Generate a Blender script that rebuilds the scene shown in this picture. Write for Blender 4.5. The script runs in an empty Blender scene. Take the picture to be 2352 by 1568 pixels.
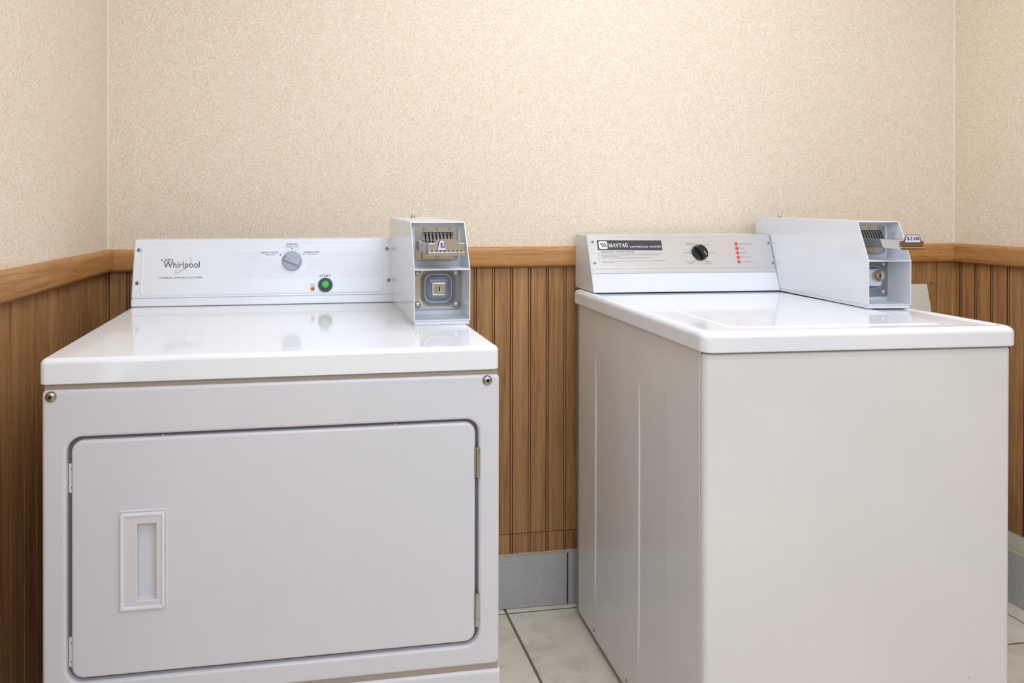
import bpy, bmesh, math, random
from mathutils import Matrix, Vector
random.seed(7)
sc = bpy.context.scene
COL = sc.collection
R = math.radians

# ------------------------------------------------------------------ camera
F, CXP, CYP = 1594.175, 941.40, 483.86
YAW, PITCH, ROLL = R(8.76), R(.2465), R(.0631)
cam_d = bpy.data.cameras.new('camera')
cam = bpy.data.objects.new('camera', cam_d)
COL.objects.link(cam)
cam_d.sensor_fit = 'HORIZONTAL'
cam_d.sensor_width = 36
cam_d.lens = F / 2352 * 36
cam_d.shift_x = (1176 - CXP) / 2352
cam_d.shift_y = -(784 - CYP) / 2352
cam_d.clip_start = .05
_r = Vector((math.cos(YAW), -math.sin(YAW), 0))
_f = Vector((math.sin(YAW), math.cos(YAW), 0))
_u = Vector((0, 0, 1))
f2 = math.cos(PITCH) * _f - math.sin(PITCH) * _u
u2 = math.sin(PITCH) * _f + math.cos(PITCH) * _u
r3 = math.cos(ROLL) * _r + math.sin(ROLL) * u2
u3 = -math.sin(ROLL) * _r + math.cos(ROLL) * u2
cam.matrix_world = Matrix(((r3.x, u3.x, -f2.x, -.231), (r3.y, u3.y, -f2.y, -1.9109), (r3.z, u3.z, -f2.z, 1.1405), (0, 0, 0, 1)))
sc.camera = cam

# ------------------------------------------------------------------ world, exposure, lights
w = bpy.data.worlds.new('world')
sc.world = w
w.use_nodes = True
w.node_tree.nodes['Background'].inputs[0].default_value = (1, .97, .93, 1)
w.node_tree.nodes['Background'].inputs[1].default_value = .3
sc.view_settings.view_transform = 'Standard'
sc.view_settings.look = 'None'
sc.view_settings.exposure = 0.0
sc.view_settings.gamma = 1
sc.view_settings.use_curve_mapping = False

def area(name, loc, rot, sx, sy, power, color):
    l = bpy.data.lights.new(name, 'AREA')
    l.shape = 'RECTANGLE'
    l.size, l.size_y = sx, sy
    l.energy = power
    l.color = color
    o = bpy.data.objects.new(name, l)
    o.location = loc
    o.rotation_euler = rot
    COL.objects.link(o)
    return o

area('ceiling_area_light', (.62, -.78, 2.30), (0, 0, 0), 1.2, .36, 12.2, (.90, .98, 1.12))
area('ceiling_area_light', (.10, -1.80, 2.30), (0, 0, 0), 1.2, .36, 7, (.86, .97, 1.14))  # added fill lamp, out of view, to brighten the gap and washer side
area('front_fill', (.50, -2.93, 1.90), (R(78), 0, 0), 2.1, .9, 22.5, (.80, .97, 1.24))  # added soft fill behind the camera; no opening is built there
area('side_fill', (-.80, -2.25, 1.35), (0, R(-90), 0), 1.5, .8, 6.5, (.86, .97, 1.14))  # added fill from the left, out of view, for the washer side

# ------------------------------------------------------------------ materials
def srgb(h):
    c = [int(h[i:i + 2], 16) / 255 for i in (0, 2, 4)]
    return tuple((x / 12.92 if x <= .04045 else ((x + .055) / 1.055) ** 2.4) for x in c) + (1,)

def mat(name, col, rough=.5, metal=0, coat=0, coat_rough=.05, spec=.5):
    m = bpy.data.materials.new(name)
    m.use_nodes = True
    b = m.node_tree.nodes['Principled BSDF']
    b.inputs['Base Color'].default_value = srgb(col) if isinstance(col, str) else col
    b.inputs['Roughness'].default_value = rough
    b.inputs['Metallic'].default_value = metal
    b.inputs['Coat Weight'].default_value = coat
    b.inputs['Coat Roughness'].default_value = coat_rough
    b.inputs['Specular IOR Level'].default_value = spec
    return m

def nt(m):
    t = m.node_tree
    return t, t.nodes, t.links, t.nodes['Principled BSDF']

def ramp(N, stops):
    r = N.new('ShaderNodeValToRGB')
    els = r.color_ramp.elements
    while len(els) < len(stops):
        els.new(.5)
    for e, (p, c) in zip(els, stops):
        e.position = p
        e.color = srgb(c) if isinstance(c, str) else c
    return r

def math_node(N, L, op, a, b=None, c=None):
    n = N.new('ShaderNodeMath')
    n.operation = op
    for i, v in enumerate((a, b, c)):
        if v is None:
            continue
        if isinstance(v, (int, float)):
            n.inputs[i].default_value = v
        else:
            L.new(v, n.inputs[i])
    return n.outputs[0]

def enamel(name, col, rough, bump=.0, speck=True, coat=0):
    m = mat(name, col, rough, coat=coat)
    t, N, L, B = nt(m)
    tc = N.new('ShaderNodeTexCoord')
    n = N.new('ShaderNodeTexNoise')
    n.inputs['Scale'].default_value = 3
    n.inputs['Detail'].default_value = 3
    L.new(tc.outputs['Object'], n.inputs['Vector'])
    base = Vector(srgb(col)[:3])
    r = ramp(N, [(.3, tuple(base * .965) + (1,)), (.7, tuple(base * 1.02) + (1,))])
    L.new(n.outputs['Fac'], r.inputs['Fac'])
    out = r.outputs['Color']
    if speck:                                     # a few small chips and scuffs in the paint
        v = N.new('ShaderNodeTexVoronoi')
        v.inputs['Scale'].default_value = 9
        L.new(tc.outputs['Object'], v.inputs['Vector'])
        s = math_node(N, L, 'LESS_THAN', v.outputs['Distance'], .016)
        mx = N.new('ShaderNodeMix')
        mx.data_type = 'RGBA'
        L.new(math_node(N, L, 'MULTIPLY', s, .45), mx.inputs[0])
        L.new(out, mx.inputs[6])
        mx.inputs[7].default_value = srgb('7c7670')
        out = mx.outputs[2]
    L.new(out, B.inputs['Base Color'])
    if bump:
        n2 = N.new('ShaderNodeTexNoise')
        n2.inputs['Scale'].default_value = 180
        L.new(tc.outputs['Object'], n2.inputs['Vector'])
        bp = N.new('ShaderNodeBump')
        bp.inputs['Strength'].default_value = bump
        bp.inputs['Distance'].default_value = .0005
        L.new(n2.outputs['Fac'], bp.inputs['Height'])
        L.new(bp.outputs[0], B.inputs['Normal'])
    return m

M = {}
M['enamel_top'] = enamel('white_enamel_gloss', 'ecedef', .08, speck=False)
M['enamel'] = enamel('white_enamel_dimmed', 'd6d5d9', .2)  # same enamel as the top, darkened here for the fronts' dimmer light
M['enamel_console'] = enamel('white_console_paint', 'e0e2e5', .2, speck=False)
M['enamel_cream'] = enamel('cream_washer_enamel', 'e2dfda', .16)
M['enamel_box'] = enamel('white_box_paint', 'e2e5ea', .16, speck=False)
M['plastic'] = enamel('white_textured_plastic', 'd9d5d6', .5, bump=.9, speck=False)
M['plastic_smooth'] = mat('white_smooth_plastic', 'e3e2e4', .35)
M['chrome'] = mat('chrome', 'cbcacb', .07, 1)
M['steel'] = mat('zinc_steel', 'b9bab9', .28, 1)
M['zinc'] = mat('brushed_zinc', 'bcb8b0', .22, 1)
M['screw'] = mat('screw_steel', 'a9a498', .3, 1)
M['greyblue'] = mat('grey_blue_casting', 'a9b0bd', .3, .6)
M['dark'] = mat('dark_gap', '1b1714', .8)
M['black_plastic'] = mat('black_plastic', '1e1d20', .25)
M['charcoal'] = mat('charcoal_plastic', '3d3a3e', .45)
M['grey_plastic'] = mat('grey_knob_plastic', 'a6a9b4', .4)
M['green'] = mat('green_button', '2fa04a', .25)
M['amber'] = mat('amber_lens', 'c8690c', .12)
M['red'] = mat('red_lens', 'e0492c', .3)
M['ink'] = mat('dark_ink', '454148', .6)
M['ink_grey'] = mat('grey_ink', '85858a', .6)
M['ink_light'] = mat('light_dot_ink', 'c9cbd3', .5)
M['ink_faint'] = mat('faint_brown_ink', '8e867f', .6)
M['lime'] = mat('lime_ink', 'b6b25c', .6)
M['white_ink'] = mat('white_ink', 'ecebe8', .5)
M['blue_ink'] = mat('blue_ink', '33309c', .5)
M['purple_ink'] = mat('purple_ink', '4a2a8c', .5)
M['sticker'] = mat('white_sticker', 'dcd9de', .45)
M['grout'] = mat('floor_grout', '7d7058', .95)
M['base_grout'] = mat('brown_joint_grout', '5d4f4d', .9)
M['caulk'] = mat('cream_caulk', 'bdb19d', .8)
M['corner'] = mat('cream_corner_caulk', 'ece2d0', .8)
M['paint_white'] = mat('white_ceiling_paint', 'ece8e0', .9)
M['board_white'] = enamel('off_white_board', 'dbd5c8', .6, speck=False)
M['groove'] = mat('groove_paint', '2a1f17', .8)
M['rubber'] = mat('black_rubber', '1c1b1b', .7)

# brushed fascia metal
def brushed():
    m = mat('brushed_aluminium', 'cfcac6', .3, .7)
    t, N, L, B = nt(m)
    tc = N.new('ShaderNodeTexCoord')
    mp = N.new('ShaderNodeMapping')
    mp.inputs['Scale'].default_value = (4, 900, 900)
    L.new(tc.outputs['Object'], mp.inputs[0])
    n = N.new('ShaderNodeTexNoise')
    n.inputs['Scale'].default_value = 1
    n.inputs['Detail'].default_value = 2
    L.new(mp.outputs[0], n.inputs['Vector'])
    r = ramp(N, [(.2, 'd6d3d1'), (.8, 'e2e0de')])
    L.new(n.outputs['Fac'], r.inputs['Fac'])
    L.new(r.outputs[0], B.inputs['Base Color'])
    L.new(math_node(N, L, 'MULTIPLY_ADD', n.outputs['Fac'], .06, .26), B.inputs['Roughness'])
    return m
M['brushed'] = brushed()

def wallpaper():
    m = mat('woven_wallpaper', 'e0cfb4', .85, spec=.25)
    t, N, L, B = nt(m)
    tc = N.new('ShaderNodeTexCoord')
    sep = N.new('ShaderNodeSeparateXYZ')
    L.new(tc.outputs['Object'], sep.inputs[0])
    X, Z = sep.outputs['X'], sep.outputs['Z']
    def streak(ang, seed):
        ca, sa = math.cos(ang), math.sin(ang)
        u = math_node(N, L, 'ADD', math_node(N, L, 'MULTIPLY', X, ca), math_node(N, L, 'MULTIPLY', Z, sa))
        v = math_node(N, L, 'ADD', math_node(N, L, 'MULTIPLY', X, -sa), math_node(N, L, 'MULTIPLY', Z, ca))
        cb = N.new('ShaderNodeCombineXYZ')
        L.new(math_node(N, L, 'MULTIPLY', u, 190), cb.inputs[0])
        L.new(math_node(N, L, 'MULTIPLY', v, 560), cb.inputs[1])
        cb.inputs[2].default_value = seed
        n = N.new('ShaderNodeTexNoise')
        n.inputs['Scale'].default_value = 1.0
        n.inputs['Detail'].default_value = 2.0
        n.inputs['Roughness'].default_value = .6
        L.new(cb.outputs[0], n.inputs['Vector'])
        return n.outputs['Fac']
    a = streak(R(-57), 1.3)
    b = streak(R(57), 7.7)
    # herringbone: narrow vertical columns alternate the direction of the weave
    wob = N.new('ShaderNodeTexNoise')
    wob.inputs['Scale'].default_value = 130
    wob.inputs['Detail'].default_value = 3
    L.new(tc.outputs['Object'], wob.inputs['Vector'])
    xs = math_node(N, L, 'MULTIPLY_ADD', wob.outputs['Fac'], .016, X)
    fr = math_node(N, L, 'FRACT', math_node(N, L, 'MULTIPLY', xs, 1 / .021))
    sel = math_node(N, L, 'GREATER_THAN', fr, .58)
    mx = N.new('ShaderNodeMix')
    L.new(sel, mx.inputs[0])
    L.new(a, mx.inputs[2])
    L.new(b, mx.inputs[3])
    h = mx.outputs[0]
    big = N.new('ShaderNodeTexNoise')
    big.inputs['Scale'].default_value = 34
    big.inputs['Detail'].default_value = 3
    L.new(tc.outputs['Object'], big.inputs['Vector'])
    hh = math_node(N, L, 'ADD', math_node(N, L, 'MULTIPLY', h, .9), math_node(N, L, 'MULTIPLY', big.outputs['Fac'], .1))
    r = ramp(N, [(.28, 'd3b596'), (.42, 'e2ceb4'), (.55, 'eaddc8'), (.72, 'f9f3e6')])
    L.new(hh, r.inputs['Fac'])
    L.new(r.outputs[0], B.inputs['Base Color'])
    bp = N.new('ShaderNodeBump')
    bp.inputs['Strength'].default_value = .4
    bp.inputs['Distance'].default_value = .0006
    L.new(h, bp.inputs['Height'])
    L.new(bp.outputs[0], B.inputs['Normal'])
    return m
M['wallpaper'] = wallpaper()

def wood(name, axis, stops, rough=.42, sx=80, sl=3.0, rnd=True, bumpy=.25):
    """grain runs along `axis` (0 = x, 2 = z) of the object's own space"""
    m = mat(name, stops[1][1], rough)
    t, N, L, B = nt(m)
    tc = N.new('ShaderNodeTexCoord')
    oi = N.new('ShaderNodeObjectInfo')
    off = N.new('ShaderNodeCombineXYZ')
    L.new(math_node(N, L, 'MULTIPLY', oi.outputs['Random'], 37), off.inputs[0])
    L.new(math_node(N, L, 'MULTIPLY', oi.outputs['Random'], 91), off.inputs[2])
    add = N.new('ShaderNodeVectorMath')
    L.new(tc.outputs['Object'], add.inputs[0])
    L.new(off.outputs[0], add.inputs[1])
    mp = N.new('ShaderNodeMapping')
    s = [sx, sx, sx]
    s[axis] = sl
    mp.inputs['Scale'].default_value = s
    L.new(add.outputs[0], mp.inputs[0])
    n1 = N.new('ShaderNodeTexNoise')
    n1.inputs['Scale'].default_value = 1
    n1.inputs['Detail'].default_value = 5
    n1.inputs['Roughness'].default_value = .6
    n1.inputs['Distortion'].default_value = .6
    L.new(mp.outputs[0], n1.inputs['Vector'])
    mp2 = N.new('ShaderNodeMapping')
    s2 = [sx * 9, sx * 9, sx * 9]
    s2[axis] = sl * 5
    mp2.inputs['Scale'].default_value = s2
    L.new(add.outputs[0], mp2.inputs[0])
    n2 = N.new('ShaderNodeTexNoise')
    n2.inputs['Scale'].default_value = 1
    n2.inputs['Detail'].default_value = 2
    L.new(mp2.outputs[0], n2.inputs['Vector'])
    f = math_node(N, L, 'ADD', math_node(N, L, 'MULTIPLY', n1.outputs['Fac'], .6), math_node(N, L, 'MULTIPLY', n2.outputs['Fac'], .4))
    r = ramp(N, stops)
    L.new(f, r.inputs['Fac'])
    hv = N.new('ShaderNodeHueSaturation')
    L.new(r.outputs[0], hv.inputs['Color'])
    L.new(math_node(N, L, 'MULTIPLY_ADD', oi.outputs['Random'], .16, .92), hv.inputs['Value'])
    L.new(hv.outputs[0], B.inputs['Base Color'])
    bp = N.new('ShaderNodeBump')
    bp.inputs['Strength'].default_value = bumpy
    bp.inputs['Distance'].default_value = .0005
    L.new(f, bp.inputs['Height'])
    L.new(bp.outputs[0], B.inputs['Normal'])
    return m
M['board'] = wood('oak_wainscot', 2, [(.34, '85592f'), (.46, 'a5774a'), (.56, 'b28454'), (.66, 'bf9464')])
M['rail'] = wood('oak_rail', 0, [(.34, '8e5c33'), (.45, 'b07b45'), (.56, 'bb8750'), (.66, 'c8975f')], .45, 130, 6)

def floor_tile():
    m = mat('beige_floor_tile', 'cdc5b4', .3)
    t, N, L, B = nt(m)
    tc = N.new('ShaderNodeTexCoord')
    oi = N.new('ShaderNodeObjectInfo')
    cb = N.new('ShaderNodeCombineXYZ')
    L.new(math_node(N, L, 'MULTIPLY', oi.outputs['Random'], 50), cb.inputs[0])
    add = N.new('ShaderNodeVectorMath')
    L.new(tc.outputs['Object'], add.inputs[0])
    L.new(cb.outputs[0], add.inputs[1])
    n = N.new('ShaderNodeTexNoise')
    n.inputs['Scale'].default_value = 9
    n.inputs['Detail'].default_value = 8
    n.inputs['Roughness'].default_value = .62
    n.inputs['Distortion'].default_value = 1.0
    L.new(add.outputs[0], n.inputs['Vector'])
    r = ramp(N, [(.33, 'd3c8b2'), (.5, 'e8dfcb'), (.7, 'f0eadb')])
    L.new(n.outputs['Fac'], r.inputs['Fac'])
    L.new(r.outputs[0], B.inputs['Base Color'])
    return m
M['tile'] = floor_tile()

def base_tile():
    m = mat('grey_base_tile', '8a8a8c', .5)
    t, N, L, B = nt(m)
    tc = N.new('ShaderNodeTexCoord')
    n = N.new('ShaderNodeTexNoise')
    n.inputs['Scale'].default_value = 330
    n.inputs['Detail'].default_value = 4
    L.new(tc.outputs['Object'], n.inputs['Vector'])
    r = ramp(N, [(.3, 'adadac'), (.7, 'c9c8c5')])
    L.new(n.outputs['Fac'], r.inputs['Fac'])
    L.new(r.outputs[0], B.inputs['Base Color'])
    return m
M['base_tile'] = base_tile()

# ------------------------------------------------------------------ mesh helpers
def new_obj(name, bm, mats, parent=None, smooth=True, angle=35, kind=None, label=None):
    bmesh.ops.recalc_face_normals(bm, faces=bm.faces)
    me = bpy.data.meshes.new(name)
    bm.to_mesh(me)
    bm.free()
    if not isinstance(mats, (list, tuple)):
        mats = [mats]
    for m in mats:
        me.materials.append(m)
    if smooth:
        me.shade_smooth()
        me.set_sharp_from_angle(angle=R(angle))
    o = bpy.data.objects.new(name, me)
    COL.objects.link(o)
    if smooth:                                     # flat faces stay flat beside their small bevels
        wn_ = o.modifiers.new('weighted', 'WEIGHTED_NORMAL')
        wn_.keep_sharp = True
        wn_.weight = 90
    if parent:
        o.parent = parent
    if kind:
        o['kind'] = kind
    if label:
        o['label'] = label
    return o

def empty(name, loc=(0, 0, 0), rz=0, label=None, cat=None, kind=None, parent=None):
    o = bpy.data.objects.new(name, None)
    o.empty_display_size = .1
    o.location = loc
    o.rotation_euler = (0, 0, rz)
    COL.objects.link(o)
    if label: o['label'] = label
    if cat: o['category'] = cat
    if kind: o['kind'] = kind
    if parent: o.parent = parent
    return o

def box(bm, a, b, bev=0, seg=2, mi=0, skip=()):
    x0, y0, z0 = a
    x1, y1, z1 = b
    tmp = bmesh.new()
    vs = [tmp.verts.new(p) for p in ((x0, y0, z0), (x1, y0, z0), (x1, y1, z0), (x0, y1, z0), (x0, y0, z1), (x1, y0, z1), (x1, y1, z1), (x0, y1, z1))]
    for q in ((0, 3, 2, 1), (4, 5, 6, 7), (0, 1, 5, 4), (1, 2, 6, 5), (2, 3, 7, 6), (3, 0, 4, 7)):
        tmp.faces.new([vs[i] for i in q])
    if bev:
        bmesh.ops.bevel(tmp, geom=list(tmp.edges), offset=bev, segments=seg, profile=.5, affect='EDGES')
    merge(bm, tmp, mi)

def merge(bm, tmp, mi=None, M4=None):
    tmp.verts.index_update()
    vm = {}
    for v in tmp.verts:
        vm[v.index] = bm.verts.new(M4 @ v.co if M4 else v.co)
    for f in tmp.faces:
        try:
            nf = bm.faces.new([vm[v.index] for v in f.verts])
            nf.material_index = f.material_index if mi is None else mi
        except ValueError:
            pass
    tmp.free()

def loft(bm, rings, cap0=True, cap1=True, mi=0, close=True):
    vr = [[bm.verts.new(p) for p in r] for r in rings]
    n = len(vr[0])
    rng = range(n) if close else range(n - 1)
    for a, b in zip(vr, vr[1:]):
        for i in rng:
            j = (i + 1) % n
            f = bm.faces.new((a[i], a[j], b[j], b[i]))
            f.material_index = mi
    if cap0:
        bm.faces.new(vr[0][::-1]).material_index = mi
    if cap1:
        bm.faces.new(vr[-1]).material_index = mi
    return vr

def rrect(x0, x1, y0, y1, r, n=6):
    pts = []
    for cx, cy, a0 in ((x1 - r, y1 - r, 0), (x0 + r, y1 - r, 90), (x0 + r, y0 + r, 180), (x1 - r, y0 + r, 270)):
        for k in range(n + 1):
            a = R(a0 + 90 * k / n)
            pts.append((cx + r * math.cos(a), cy + r * math.sin(a)))
    return pts

def circ(cx, cy, r, n=32, rx=None, ph=0):
    return [(cx + (rx or r) * math.cos(2 * math.pi * i / n + ph), cy + r * math.sin(2 * math.pi * i / n + ph)) for i in range(n)]

def prism(bm, poly, f0, f1, mi=0):
    """poly: list of 2D pts; f0/f1 map a 2D point to 3D"""
    loft(bm, [[f0(*p) for p in poly], [f1(*p) for p in poly]], mi=mi)

def front(b):                                     # (a, z) plane at depth b
    return lambda a, z: (a, b, z)

def front_panel(bm, x0, x1, z0, z1, r_out, b_front, b_back, edge, hole=None, hr=.024, lip=.004, inner_back=.02, mi=0):
    """sheet panel with rolled edges facing -y; optional opening with a rolled lip"""
    rings = []
    rings.append([(x, b_back, z) for x, z in rrect(x0, x1, z0, z1, r_out)])
    for k in range(5):
        t = R(90 * k / 4)
        ins = edge * (1 - math.cos(t))
        dep = b_front + edge * (1 - math.sin(t))
        rings.append([(x, dep, z) for x, z in rrect(x0 + ins, x1 - ins, z0 + ins, z1 - ins, max(r_out - ins * .6, .001))])
    if not hole:
        loft(bm, rings, cap0=False, cap1=True, mi=mi)
        return
    hx0, hx1, hz0, hz1 = hole
    for k in range(5):
        t = R(90 * k / 4)
        o = lip * (1 - math.sin(t))
        dep = b_front + lip * (1 - math.cos(t))
        rings.append([(x, dep, z) for x, z in rrect(hx0 - o, hx1 + o, hz0 - o, hz1 + o, hr + o)])
    rings.append([(x, inner_back, z) for x, z in rrect(hx0, hx1, hz0, hz1, hr)])
    loft(bm, rings, cap0=False, cap1=False, mi=mi)

def lathe(bm, prof, fr, n=24, mi=0, cap0=False, cap1=True):
    """prof: (radius, height); fr(u, v, h) -> 3D"""
    rings = []
    for r, h in prof:
        rings.append([fr(r * math.cos(2 * math.pi * i / n), r * math.sin(2 * math.pi * i / n), h) for i in range(n)])
    loft(bm, rings, cap0=cap0, cap1=cap1, mi=mi)

def dome_screw(name, parent, fr, r, mats, h=None, hexr=.3):
    bm = bmesh.new()
    h = h or r * .55
    prof = [(r, 0), (r, h * .15), (r * .93, h * .5), (r * .75, h * .8), (r * .5, h * .97), (r * hexr, h)]
    lathe(bm, prof, fr, 20, 0, cap1=False)
    lathe(bm, [(r * hexr, h), (r * hexr * .9, h * .35)], fr, 6, 1, cap1=True)
    return new_obj(name, bm, mats, parent, angle=50)

# --- lettering -------------------------------------------------------
def text_into(bm, s, fr, u0, u1, v0, v1, mi=0, shear=0, bold=0.0, space=1.0, align='C', keep=False):
    cu = bpy.data.curves.new('t', 'FONT')
    cu.body = s
    cu.size = 1
    cu.shear = shear
    cu.offset = bold
    cu.space_character = space
    cu.resolution_u = 3
    o = bpy.data.objects.new('t', cu)
    COL.objects.link(o)
    dg = bpy.context.evaluated_depsgraph_get()
    me = o.evaluated_get(dg).to_mesh()
    xs = [v.co.x for v in me.vertices]
    ys = [v.co.y for v in me.vertices]
    ax0, ax1, ay0, ay1 = min(xs), max(xs), min(ys), max(ys)
    su = (u1 - u0) / (ax1 - ax0)
    sv = (v1 - v0) / (ay1 - ay0)
    vs = [bm.verts.new(fr(u0 + (v.co.x - ax0) * su, v0 + (v.co.y - ay0) * sv, 0)) for v in me.vertices]
    for p in me.polygons:
        try:
            f = bm.faces.new([vs[i] for i in p.vertices])
            f.material_index = mi
        except ValueError:
            pass
    o.evaluated_get(dg).to_mesh_clear()
    bpy.data.objects.remove(o)
    bpy.data.curves.remove(cu)

def caption(parent, m, s, fr, *a, **k):
    b = bmesh.new()
    text_into(b, s, fr, *a, **k)
    return new_obj('caption', b, m, parent, False)

def ribbon(bm, pts, ws, fr, mi=0, h=0, closed=False):
    """flat stroke of varying width along 2D pts"""
    n = len(pts)
    L_, R_ = [], []
    for i, p in enumerate(pts):
        a = pts[(i - 1) % n] if (i > 0 or closed) else p
        b = pts[(i + 1) % n] if (i < n - 1 or closed) else p
        d = Vector((b[0] - a[0], b[1] - a[1]))
        if d.length == 0:
            d = Vector((1, 0))
        d.normalize()
        nn = Vector((-d.y, d.x)) * (ws[i] if isinstance(ws, (list, tuple)) else ws) / 2
        L_.append(bm.verts.new(fr(p[0] + nn.x, p[1] + nn.y, h)))
        R_.append(bm.verts.new(fr(p[0] - nn.x, p[1] - nn.y, h)))
    for i in range(n if closed else n - 1):
        j = (i + 1) % n
        bm.faces.new((L_[i], L_[j], R_[j], R_[i])).material_index = mi

def bez(p0, p1, p2, p3, n=10):
    out = []
    for k in range(n + 1):
        t = k / n
        out.append(tuple((1 - t) ** 3 * a + 3 * (1 - t) ** 2 * t * b + 3 * (1 - t) * t * t * c + t ** 3 * d for a, b, c, d in zip(p0, p1, p2, p3)))
    return out

TH, TN, SF = .19, .075, .07                       # thick, thin, serif of the roman letters
def G(ch):
    """strokes (points, widths) of a roman glyph in a box 1 high; returns width, strokes"""
    S = []
    def st(p, w): S.append((p, w))
    def ser(x, y, w=.34): st([(x - w / 2, y), (x + w / 2, y)], SF)
    if ch == '0':
        c = [(.28 + .22 * math.cos(t), .5 + .46 * math.sin(t)) for t in [2 * math.pi * k / 20 for k in range(20)]]
        ww = [TN + (TH - TN) * abs(math.cos(2 * math.pi * k / 20)) ** 1.5 for k in range(20)]
        S.append((c, ww, True))
        return .62, S
    if ch == '2':
        st(bez((.07, .72), (.08, 1.03), (.5, 1.05), (.46, .7)) + bez((.46, .7), (.42, .48), (.2, .25), (.07, .09))[1:], [TN + .1 * math.sin(math.pi * k / 20) for k in range(21)])
        st([(.05, .08), (.5, .08)], .15)
        st([(.5, .08), (.53, .22)], .06)
        return .62, S
    if ch == '.':
        st([(.06, .07), (.2, .07)], .14)
        return .28, S
    if ch == '$':
        st(bez((.45, .72), (.4, .98), (.06, .95), (.1, .7)) + bez((.1, .7), (.14, .5), (.46, .52), (.47, .28))[1:] + bez((.47, .28), (.47, 0), (.1, -.02), (.06, .26))[1:],
           [.08 + .1 * math.sin(math.pi * k / 30) for k in range(31)])
        st([(.27, -.1), (.27, 1.08)], .05)
        return .62, S
    if ch == 'M':
        st([(.14, 0), (.14, 1)], TN); st([(.16, 1), (.46, .05)], TH); st([(.46, .05), (.76, 1)], TN); st([(.8, 0), (.8, 1)], TH)
        ser(.14, .035, .26); ser(.1, .965, .22); ser(.8, .035, .34); ser(.84, .965, .24)
        return 1.02, S
    if ch == 'A':
        st([(.1, .03), (.42, 1)], TN); st([(.38, 1), (.7, .03)], TH); st([(.2, .34), (.6, .34)], TN)
        ser(.1, .035, .24); ser(.7, .035, .34)
        return .84, S
    if ch == 'Y':
        st([(.1, .97), (.4, .42)], TH); st([(.66, .97), (.4, .42)], TN); st([(.4, .5), (.4, 0)], TH)
        ser(.12, .965, .32); ser(.66, .965, .24); ser(.4, .035, .36)
        return .78, S
    if ch == 'T':
        st([(.36, 0), (.36, 1)], TH); st([(.02, .95), (.7, .95)], .1); ser(.36, .035, .36)
        st([(.035, .97), (.035, .7)], .06); st([(.685, .97), (.685, .7)], .06)
        return .76, S
    if ch == 'G':
        st(bez((.72, .72), (.62, 1.05), (.12, 1.08), (.1, .5)) + bez((.1, .5), (.1, -.06), (.55, -.05), (.7, .15))[1:], [TN + (TH - TN) * math.sin(math.pi * k / 20) for k in range(21)])
        st([(.7, .04), (.7, .42)], TH); ser(.66, .42, .36); st([(.735, .98), (.735, .68)], .06)
        return .92, S
    return .4, S

def roman(bm, s, fr, u0, u1, v0, v1, mi=0, h=0):
    tot = sum(G(c)[0] for c in s)
    k = (u1 - u0) / tot
    hv = v1 - v0
    x = u0
    for c in s:
        w_, S = G(c)
        for q in S:
            pts, ws = q[0], q[1]
            # width given in letter units: map the ribbon after building it in letter space
            ribbon(bm, pts, ws, lambda a, b, hh, x=x: fr(x + a * k, v0 + b * hv, hh), mi, h, len(q) > 2)
        x += w_ * k

# ------------------------------------------------------------------ the room
XL, XR = -.7357, 1.8085
CEIL, DEPTH = 2.42, 3.0
RZ0, RZ1 = .972, 1.0301                           # chair rail
ZB = .149                                         # top of the grey tile base
LA = R(88.07)                                     # left wall, local x runs towards the back wall
RA = R(-91.64)                                    # right wall, local x runs towards the camera

def wall(name, loc, rz, x0, x1, z0=0, z1=CEIL):
    bm = bmesh.new()
    box(bm, (x0, .012, z0), (x1, .09, z1))
    return new_obj(name, bm, M['wallpaper'], None, False, kind='structure')

wb = wall('wall_back', None, 0, XL - .15, XR + .15)
wl = wall('wall_left', None, 0, -DEPTH - .1, .0)
wl.location = (XL, 0, 0); wl.rotation_euler = (0, 0, LA)
wr = wall('wall_right', None, 0, 0, DEPTH + .1)
wr.location = (XR, 0, 0); wr.rotation_euler = (0, 0, RA)
# the face of the paper is 12 mm behind the reference plane below the rail; bring it forward above it
def paper(parent, x0, x1, seam=None):
    bm = bmesh.new()
    xs = [x0] + (seam or []) + [x1]
    for a, b in zip(xs, xs[1:]):
        box(bm, (a + .00004, 0, RZ1 - .03), (b - .00004, .012, CEIL))
    return new_obj('wallpaper', bm, M['wallpaper'], parent, False)
paper(wb, XL, XR, [.1556])
paper(wl, -DEPTH, 0)
paper(wr, 0, DEPTH)

bm = bmesh.new()
box(bm, (XL - .4, -DEPTH - .09, 0), (XR + .3, -DEPTH, CEIL))
wf = new_obj('wall_front', bm, M['wallpaper'], None, False, kind='structure')
bm = bmesh.new()
box(bm, (XL - .4, -DEPTH - .1, CEIL), (XR + .3, .1, CEIL + .08))
new_obj('ceiling', bm, M['paint_white'], None, False, kind='structure')
# fluorescent ceiling fitting (out of the frame) that holds the lamp
bm = bmesh.new()
box(bm, (0, -1.0, 2.31), (1.24, -.56, CEIL), .01)
lf = new_obj('ceiling_light', bm, M['paint_white'])
lf['label'] = 'long white ceiling light right above the two machines'
lf['category'] = 'ceiling light'
bm = bmesh.new()
box(bm, (-.52, -2.02, 2.31), (.72, -1.58, CEIL), .01)  # second fitting, added out of view to house the fill lamp
lf = new_obj('ceiling_light', bm, M['paint_white'])
lf['label'] = 'long white ceiling light added out of view as a fill'
lf['category'] = 'ceiling light'

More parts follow.
